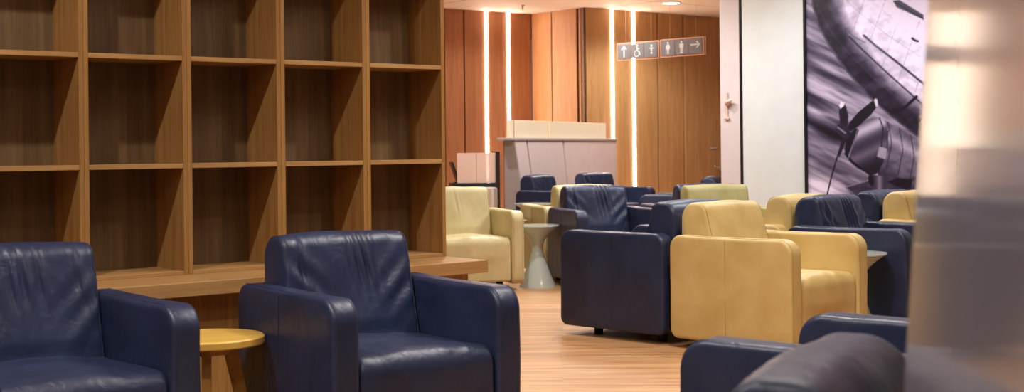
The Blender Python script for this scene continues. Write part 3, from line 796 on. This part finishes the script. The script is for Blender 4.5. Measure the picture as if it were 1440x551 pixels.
def sign(xa, xb, yt, yb, kinds, label):
    sa, _ = hit(xa, 70, SG, sgd); sb, _ = hit(xb, 70, SG, sgd)
    xm = (xa+xb)/2
    _, z1 = hit(xm, yt, SG, sgd); _, z0 = hit(xm, yb, SG, sgd)
    o = empty('hanging_sign', (SG.x+sgd.x*sa, SG.y+sgd.y*sa, z0), math.atan2(sgd.y, sgd.x))
    w, h = sb-sa, z1-z0
    bm = bmesh.new(); box(bm, 0, w, -.02, .02, 0, h, .002, 1); link('acrylic_case', bm, M['acrylic'], o)
    e = .007
    for y0 in (-.022, .018):
        bm = bmesh.new()
        box(bm, 0, w, y0, y0+.004, 0, e); box(bm, 0, w, y0, y0+.004, h-e, h); box(bm, 0, e, y0, y0+.004, e, h-e); box(bm, w-e, w, y0, y0+.004, e, h-e)
        link('case_edge', bm, M['acr_edge'], o)
    n = 3; m_ = .018; cw = (w-2*m_)/n
    for i, k in enumerate(kinds):
        x0 = m_+i*cw
        bm = bmesh.new(); box(bm, x0+.006, x0+cw-.006, -.028, -.0225, m_+.004, h-m_-.004); pl = link('symbol_plate', bm, M['sign_grey'], o)
        bm = bmesh.new(); icon(bm, k, x0+cw/2, h/2, min(cw, h)*.8, -.0295); link('symbol', bm, M['sign_white'], pl)
    for xx in (w*.2, w*.8):
        bm = bmesh.new(); tube(bm, [(xx, 0, h), (xx, 0, CEIL-z0)], .0012, 6); link('wire', bm, M['acr_edge'], o)
    return tag(o, label, 'sign', 'hanging pictogram signs')
sign(869, 928, 59, 84, ('up', 'wheel', 'baby'), 'left hanging grey sign with up arrow, wheelchair and baby symbols')
sign(930.5, 991, 53.5, 79, ('woman', 'man', 'right'), 'right hanging grey sign with woman, man and right arrow symbols')

# visible downlight and sprinkler
def fixture(x, y, r, lab, vis=True):
    o = empty('ceiling_light', (x, y, CEIL), 0)
    bm = bmesh.new(); lathe(bm, [(r, -.0), (r*1.18, 0), (r*1.18, -.006), (r*1.02, -.014), (r, -.012), (r, -.0)], 40); link('rim', bm, M['white'], o, smooth=40)
    bm = bmesh.new(); lathe(bm, [(0, -.009), (r*.99, -.009), (r*.99, -.003), (0, -.003)], 40); link('lens', bm, M['lamp'], o)
    return tag(o, lab, 'ceiling light')
dl = planepoint(944, 3.5, CEIL)
fixture(dl.x, dl.y, .125, 'round recessed ceiling light above the hanging signs')
sp = planepoint(735, 12, CEIL-.05)
o = empty('sprinkler', (sp.x, sp.y, CEIL), 0); tag(o, 'small metal sprinkler head on the bright ceiling near the wood wall corner', 'sprinkler')
bm = bmesh.new(); lathe(bm, [(.035, 0), (.03, -.008), (.012, -.012), (.01, -.05), (.005, -.06), (.022, -.063), (.022, -.066), (0, -.066)], 20); link('head', bm, M['steel'], o, smooth=40)

# ------------------------------------------------------------------ glossy grey panel close on the right
F0 = Vector((ray(1288, 260)[0]*1.5, 1.5)); th = R(79.35); FD = Vector((math.cos(th), math.sin(th)))   # direction away from the camera
npn = empty('room_divider', (F0.x, F0.y, 0), th); tag(npn, 'glossy grey mauve divider panel, blurred, very close along the right edge', 'partition')
def panel_bm():
    bm = bmesh.new(); n = 8; lean = .035
    def end(z): return (1.08-z)*.055/.55*.9     # far end edge slants outward to the floor
    rows = []
    H = 1.95
    for k in range(n+1):
        z = .0+H*k/n
        # left face, towards the camera's left (local +y), leaning outwards to the floor
        yl = .0+(1.08-z)*lean; xe = (1.08-z)*.36
        rows.append([bm.verts.new((-1.05, yl, z)), bm.verts.new((xe-.012, yl, z)), bm.verts.new((xe, yl-.012, z)), bm.verts.new((xe, -.05-(1.08-z)*.0, z)), bm.verts.new((-1.05, -.05, z))])
    for p, q in zip(rows, rows[1:]):
        for i in range(5): bm.faces.new((p[i], p[(i+1) % 5], q[(i+1) % 5], q[i]))
    bm.faces.new(rows[0][::-1]); bm.faces.new(rows[-1])
    return bm
link('board', panel_bm(), M['nearpanel'], npn)
bm = bmesh.new(); box(bm, -1.0, -.02, -.09, .06, 0, .02); link('foot_rail', bm, M['black'], npn)

# ------------------------------------------------------------------ lights
def spot(x, y, z, w, size=R(115), blend=.6, rad=.05, c=(1, .93, .83), aim=None):
    l = bpy.data.lights.new('downlight', 'SPOT'); l.energy = w; l.spot_size = size; l.spot_blend = blend; l.shadow_soft_size = rad; l.color = c
    o = bpy.data.objects.new('downlight', l); col.objects.link(o); o.location = (x, y, z)
    if aim:
        o.rotation_euler = (Vector(aim)-Vector((x, y, z))).to_track_quat('-Z', 'Y').to_euler()
    return o
def area(x, y, z, w, sx, sy, c=(1, .95, .88), aim=None):
    l = bpy.data.lights.new('ceiling_panel', 'AREA'); l.shape = 'RECTANGLE'; l.size = sx; l.size_y = sy; l.energy = w; l.color = c
    o = bpy.data.objects.new('ceiling_panel', l); col.objects.link(o); o.location = (x, y, z)
    if aim: o.rotation_euler = (Vector(aim)-Vector((x, y, z))).to_track_quat('-Z', 'Y').to_euler()
    else: o.rotation_euler = (0, 0, ANG)
    return o
LZ = CEIL-.03
WM, CL = (1, .97, .93), (.86, .94, 1)
WD = R(155)
l1 = S0+A*(-3.0)+B*1.35; spot(l1.x, l1.y, LZ, 170, WD, c=WM)
l2 = S0+A*(0.1)+B*2.6; spot(l2.x, l2.y, LZ, 60, R(130), c=WM)
spot(-.9, 3.0, LZ, 95, c=WM)
spot(.7, 2.2, LZ, 60, c=WM)
spot(.9, 6.0, LZ, 130, c=WM)
spot(-.3, 8.8, LZ, 130, c=WM)
spot(2.4, 7.4, LZ, 110, c=WM)
spot(.8, 9.9, LZ, 120, c=WM)
spot(1.9, 11.4, LZ, 130, R(140), c=CL)
spot(3.0, 9.9, LZ, 150, R(140), c=CL)
spot(.5, 13.5, LZ, 150, R(140), c=WM)
spot(.9, 16.5, LZ, 170, R(140), c=WM)
spot(dl.x, dl.y, LZ-.02, 120, R(150), c=WM)
spot(-.9, 16.5, LZ, 150, R(140), c=WM)
spot(.2, 20.2, LZ, 70, R(150), c=(1, .86, .7))  # unseen spot added to raise the strip glow on ceiling and corner
spot(2.2, 18.6, LZ, 130, R(150), c=WM)
area(.6, 5.2, LZ, 30, 1.2, 1.2)
area(0.4, 12.5, LZ, 50, 1.2, 1.2)
area(-.9, 1.0, LZ, 25, 1.2, 1.2)
w = bpy.data.worlds.new('World'); bpy.context.scene.world = w; w.use_nodes = True
w.node_tree.nodes['Background'].inputs['Color'].default_value = (1, .95, .92, 1)
w.node_tree.nodes['Background'].inputs['Strength'].default_value = .10

# ------------------------------------------------------------------ camera
cam = bpy.data.cameras.new('camera'); co = bpy.data.objects.new('camera', cam); col.objects.link(co)
cam.sensor_width = 36; cam.lens = 36*FPX/1440; cam.sensor_fit = 'HORIZONTAL'
cam.shift_y = -(275.5-CY)/1440
co.location = (0, 0, HC)
co.rotation_euler = (Matrix.Rotation(R(90), 4, 'X') @ Matrix.Rotation(-ROLL, 4, 'Z')).to_euler()
cam.dof.use_dof = True; cam.dof.focus_distance = 7.0; cam.dof.aperture_fstop = 5.4
cam.clip_start = .05
sc = bpy.context.scene; sc.camera = co
sc.view_settings.view_transform = 'Standard'; sc.view_settings.look = 'None'; sc.view_settings.gamma = 1; sc.view_settings.use_curve_mapping = False
sc.view_settings.exposure = 0.12
sc.cycles.use_denoising = True
